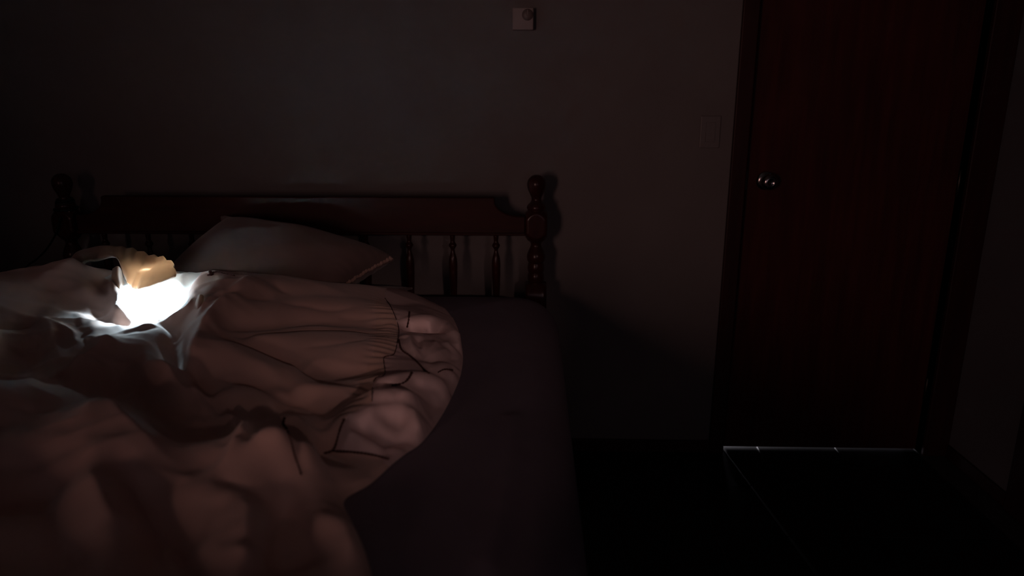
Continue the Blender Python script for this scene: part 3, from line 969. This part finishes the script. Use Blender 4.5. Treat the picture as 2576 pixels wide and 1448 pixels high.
# puffy lobes of the satin border, pressed into the same cloth
def lobe(pix, rad, squash=.75):
    global H
    c = spline(np.array([(a, b, r * 1000.0) for (a, b), r in zip(pix, rad)]), 5.0)
    P = np.array([hit(a, b) for a, b in c[:, :2]]); R_ = c[:, 2] / 1000.0
    k = np.ones(9) / 9
    Q = np.vstack([np.repeat(P[:1], 4, 0), P, np.repeat(P[-1:], 4, 0)])
    P = np.stack([np.convolve(Q[:, i], k, 'valid') for i in range(3)], 1)
    new = H.copy()
    for p, r in zip(P, R_):
        i0, i1 = max(int((p[0] - r - GX0) / GS), 0), min(int((p[0] + r - GX0) / GS) + 2, nx)
        j0, j1 = max(int((p[1] - r - GY0) / GS), 0), min(int((p[1] + r - GY0) / GS) + 2, ny)
        d2 = ((GXX[j0:j1, i0:i1] - p[0]) ** 2 + (GYY[j0:j1, i0:i1] - p[1]) ** 2) / r ** 2
        z_ = np.where(d2 < 1, p[2] - .25 * r + squash * r * np.sqrt(np.clip(1 - d2, 0, 1)), -9)
        new[j0:j1, i0:i1] = np.maximum(new[j0:j1, i0:i1], z_)
    H = new
lobe([(932, 992), (975, 988), (1020, 992), (1062, 1006)], [.014, .019, .019, .011], .7)
lobe([(950, 958), (1000, 948), (1055, 946), (1100, 962), (1118, 1000)], [.010, .016, .020, .020, .012], .75)
lobe([(1008, 806), (1055, 800), (1100, 808), (1138, 838), (1150, 872)], [.012, .022, .026, .024, .014], .7)
lobe([(1008, 846), (1045, 848), (1082, 850), (1100, 838)], [.009, .012, .010, .006], .8)
lobe([(1040, 862), (1046, 880), (1040, 902)], [.007, .012, .008], .8)
lobe([(1064, 905), (1090, 888), (1125, 880)], [.008, .016, .012], .7)
lobe([(1078, 930), (1108, 918), (1142, 926)], [.010, .018, .012], .7)
for pix, a_, w_ in [
    ([(868, 1062), (920, 1072), (985, 1094), (1052, 1112)], -.020, .010),
    ([(872, 1058), (940, 1036), (1010, 1026), (1056, 1026)], .014, .010),
    ([(1040, 1030), (1048, 1060), (1050, 1092)], .014, .012),
    ([(935, 1030), (985, 1046), (1020, 1062)], -.012, .012),
    ([(890, 1085), (905, 1110), (900, 1132)], .010, .010),
    ([(950, 1100), (975, 1125), (985, 1150)], -.010, .010),
    ([(1085, 985), (1092, 1030), (1075, 1075)], -.014, .012),
    ([(1062, 808), (1078, 822), (1070, 836)], -.010, .006),
    ([(1110, 812), (1122, 838), (1118, 858)], -.010, .008),
    ([(985, 978), (1000, 990), (1002, 1004)], -.006, .006),
]:
    crease_line(pix, a_, w_)
H = np.maximum(blur(H, .9), SZ + .005)

duvet = thing('duvet', 'crumpled beige duvet with satin border heaped over the bed', 'duvet', (-.9, 1.3, .70))
# vertices near the outline move onto it
V = np.stack([GXX, GYY, H], -1)
facein = inside[:-1, :-1] & inside[1:, :-1] & inside[:-1, 1:] & inside[1:, 1:]
used = np.zeros_like(inside); used[:-1, :-1] |= facein; used[1:, :-1] |= facein; used[:-1, 1:] |= facein; used[1:, 1:] |= facein
cntf = np.zeros(inside.shape, int)
for a in (0, 1):
    for b in (0, 1):
        cntf[a:ny - 1 + a, b:nx - 1 + b] += facein
bj, bi = np.where(used & (cntf < 4))
for j, i in zip(bj, bi):
    d = np.hypot(OUT[:, 0] - gx[i], OUT[:, 1] - gy[j]); k = int(np.argmin(d))
    if d[k] < .012:
        V[j, i, 0], V[j, i, 1], V[j, i, 2] = out3[k, 0], out3[k, 1], out3[k, 2] - .002

def region(pix):
    return np.array([hit(a, b)[:2] for a, b in pix])
FC = lambda A: (A[:-1, :-1] + A[1:, :-1] + A[:-1, 1:] + A[1:, 1:]) / 4
fxx, fyy = FC(GXX), FC(GYY)
lin = in_poly(fxx, fyy, np.vstack([region([(303, 742), (306, 768), (336, 797), (366, 811), (400, 806), (440, 788), (470, 762), (474, 738)]), np.array([[-.86, 1.80], [-.86, 1.92], [-1.12, 1.92], [-1.12, 1.80]])]))
seam_px = [(968, 750), (985, 775), (1003, 825), (1000, 860), (990, 893), (966, 900), (968, 942), (946, 950), (938, 972), (936, 1010), (900, 1030), (868, 1050), (852, 1090), (842, 1135), (870, 1140), (960, 1152), (975, 1172)]
hem_in = [(945, 752), (945, 800), (945, 840), (940, 890), (925, 905), (918, 948), (905, 960), (885, 985), (880, 1015), (862, 1032), (845, 1050)]
edge_w = np.array([on_sheet(*p)[:2] for p in E1[:12]])
sat = in_poly(fxx, fyy, np.vstack([region(seam_px), (edge_w[::-1] + np.array([.03, 0]))]))
hemr = in_poly(fxx, fyy, np.vstack([region(hem_in), region(seam_px[:12])[::-1]])) & ~sat
lab = np.where(lin, 1, np.where(sat, 2, np.where(hemr, 3, 0)))
# gathers in the ruched hem strip
def cover_part(name, code, m):
    sel = facein & (lab == code)
    jj, ii = np.where(sel)
    if len(jj) == 0: return None
    idx = -np.ones(nx * ny, int)
    q = np.stack([jj * nx + ii, jj * nx + ii + 1, (jj + 1) * nx + ii + 1, (jj + 1) * nx + ii], 1)
    uq, inv = np.unique(q, return_inverse=True)
    co = V.reshape(-1, 3)[uq]
    me = bpy.data.meshes.new(name)
    me.vertices.add(len(uq)); me.vertices.foreach_set('co', co.ravel())
    nf = len(q)
    me.loops.add(nf * 4); me.loops.foreach_set('vertex_index', inv.reshape(-1).astype(np.int32))
    me.polygons.add(nf); me.polygons.foreach_set('loop_start', np.arange(0, nf * 4, 4, dtype=np.int32))
    me.polygons.foreach_set('use_smooth', np.ones(nf, bool))
    me.update(); me.validate()
    return keep(link(name, me, m, duvet))
gath = np.zeros_like(H)
pad = np.zeros_like(inside); pad[:-1, :-1] |= (lab == 3)
wgt = blur(pad.astype(float), 3)
V[..., 2] += wgt * .0028 * np.sin(GYY * 2 * math.pi / .021 + 3 * np.sin(GXX * 21))
cover_part('cover', 0, 'duvet_cotton')
cover_part('lining', 1, 'lining')
cover_part('satin_border', 2, 'satin')
cover_part('ruched_hem', 3, 'hem')

# braid lines on the cloth
def braid(pix, r=.0021, m='braid'):
    pts = [hit(a, b) for a, b in spline([(a, b) for a, b in pix], 6.0)]
    P = spline(np.array(pts), .0025)
    P = np.array([p for p in P]); P[:, 2] += .0012
    k = np.ones(5) / 5
    for c in range(3):
        P[2:-2, c] = np.convolve(P[:, c], k, 'valid')
    bm = bmesh.new(); tube(bm, P.tolist(), r, 6, lambda i: r * (1 + .28 * math.sin(i * 2.2)))
    keep(obj('braid', bm, m, duvet, True))
braid([(1030, 785), (1028, 805), (1024, 824)])
braid([(1003, 855), (1010, 880), (1030, 895), (1050, 912), (1068, 932), (1080, 940)])
braid([(1036, 938), (1026, 955), (1010, 966), (985, 970)], .0024)
braid([(1100, 938), (1118, 930), (1138, 932)])
braid([(866, 1056), (856, 1080), (848, 1110), (838, 1134), (815, 1142)])
braid([(838, 1136), (880, 1138), (930, 1144), (978, 1156)])
braid([(716, 1052), (712, 1068), (722, 1080)], .0022)
braid([(722, 1080), (732, 1110), (742, 1150), (758, 1195)], .0014)
# seam of the hem
braid(seam_px[:10], .0009, 'trim_wood')

# flap of cloth raised over the light
FL = [
 [(160, 700, 1.90), (186, 668, 1.99), (215, 650, 2.04), (255, 642, 2.05), (300, 644, 2.04), (335, 650, 2.02), (375, 660, 1.98), (407, 668, 1.95), (438, 684, 1.92)],
 [(166, 672, 1.88), (190, 638, 1.95), (222, 626, 1.97), (258, 619, 1.97), (300, 621, 1.94), (338, 628, 1.89), (376, 642, 1.84), (408, 648, 1.81), (436, 664, 1.78)],
 [(172, 674, 1.86), (200, 645, 1.91), (235, 637, 1.92), (272, 632, 1.87), (306, 640, 1.82), (338, 650, 1.79), (377, 662, 1.79), (411, 662, 1.74), (438, 674, 1.72)],
 [(180, 680, 1.85), (208, 652, 1.88), (240, 646, 1.89), (284, 641, 1.82), (309, 664, 1.755), (336, 684, 1.715), (364, 688, 1.700), (404, 682, 1.685), (440, 683, 1.675)],
 [(186, 686, 1.84), (214, 657, 1.87), (246, 652, 1.88), (292, 645, 1.80), (314, 690, 1.725), (330, 714, 1.685), (360, 712, 1.665), (400, 702, 1.650), (442, 690, 1.650)],
 [(188, 690, 1.845), (216, 660, 1.88), (248, 655, 1.885), (296, 648, 1.805), (318, 702, 1.72), (338, 725, 1.675), (358, 725, 1.650), (398, 712, 1.635), (442, 694, 1.640)],
]
G = loft([[PY(*p) for p in row] for row in FL], 14, 10)
_u = np.linspace(0, 1, G.shape[1])[None]; _v = np.linspace(0, 1, G.shape[0])[:, None]
_pl = np.abs(((_u * 11 + 1.6 * _v) % 1.0) - .5) * 2          # sharp pleats fanning over the flap
G[..., 1] += (.020 * (_pl ** .7 - .5) * np.clip((_u - .45) / .2, 0, 1) * np.clip(_v * 2.2, 0, 1) * (1 - .7 * _v))
G[..., 2] += (.006 * (_pl - .5) * np.clip((_u - .4) / .2, 0, 1) * (1 - _v))
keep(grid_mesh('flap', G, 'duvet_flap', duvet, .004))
# pale inner rim cloth left of the lit lining
FL2 = [
 [(284, 676, 1.79), (282, 700, 1.755), (289, 724, 1.725), (286, 750, 1.70), (298, 776, 1.67), (322, 800, 1.635)],
 [(297, 670, 1.77), (297, 698, 1.735), (302, 722, 1.705), (300, 746, 1.68), (308, 770, 1.655), (328, 794, 1.625)],
 [(306, 682, 1.81), (308, 700, 1.77), (314, 722, 1.745), (312, 744, 1.715), (316, 768, 1.685), (334, 794, 1.645)],
]
G = loft([[PY(*p) for p in row] for row in FL2], 10, 8)
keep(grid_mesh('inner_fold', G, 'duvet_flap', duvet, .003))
# pale tuck of cloth behind the lining on the right
FL3 = [
 [(420, 690, 1.84), (440, 683, 1.86), (458, 690, 1.84), (476, 702, 1.81)],
 [(430, 702, 1.80), (448, 696, 1.79), (462, 702, 1.78), (478, 712, 1.76)],
 [(440, 716, 1.79), (456, 712, 1.78), (466, 718, 1.76), (480, 730, 1.74)],
]
G = loft([[PY(*p) for p in row] for row in FL3], 10, 8)
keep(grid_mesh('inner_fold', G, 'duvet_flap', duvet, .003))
# little pale pleat on the right of the nest
hp = float(hit(500, 760)[1])
FL4 = [
 [(500, 742, hp - .004), (494, 758, hp - .006), (490, 776, hp - .010)],
 [(506, 740, hp - .018), (502, 758, hp - .022), (500, 780, hp - .026)],
 [(511, 744, hp - .004), (511, 762, hp - .006), (507, 782, hp - .010)],
]
G = loft([[PY(*p) for p in row] for row in FL4], 8, 6)
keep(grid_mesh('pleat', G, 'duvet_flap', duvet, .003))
# dark tie at the edge of the duvet
kp = hit(531, 689)
bm = bmesh.new()
for dx, dz, rr in ((0, .004, .006), (.004, -.002, .0055), (-.004, -.002, .005)):
    bmesh.ops.create_icosphere(bm, subdivisions=2, radius=rr, matrix=Matrix.Translation((kp[0] + dx, kp[1] - .003, kp[2] + dz)))
keep(obj('tie_knot', bm, 'braid', duvet, True))
braid([(534, 686), (548, 684), (566, 690), (590, 694)], .0018)

# torch light under the flap
tp = PY(392, 682, 1.738)
tgt = tp + np.array([-.005, -.036, -.09])
torch = area('torch_light', tuple(tp), tuple(tgt), .05, .03, TORCH_POWER, (.58, .84, 1.0), math.radians(116))

# ================================================================== CORD ON THE BEDPOST
cord_pts = [PY(152, 545, 2.285), PY(140, 588, 2.285), PY(118, 625, 2.29), PY(92, 652, 2.30), PY(70, 668, 2.30), PY(40, 710, 2.31), PY(20, 780, 2.32)]
bm = bmesh.new()
tube(bm, spline(cord_pts, .008).tolist(), .0032, 8)
cd = thing('cord', 'thin black cord wound round the left bedpost and hanging down', 'cord', (PXL, HBY, float(cord_pts[0][2])))
keep(obj('hanging_length', bm, 'cord_rubber', cd, True))
for zc_, rr in ((zpx(508), .0225), (zpx(514), .026), (zpx(531), .034)):
    bm = bmesh.new()
    tube(bm, [(PXL + rr * math.cos(a), HBY + rr * math.sin(a), zc_ + .003 * math.sin(a)) for a in np.linspace(0, 2 * math.pi, 40)], .004, 8)
    keep(obj('loop', bm, 'cord_rubber', cd, True))
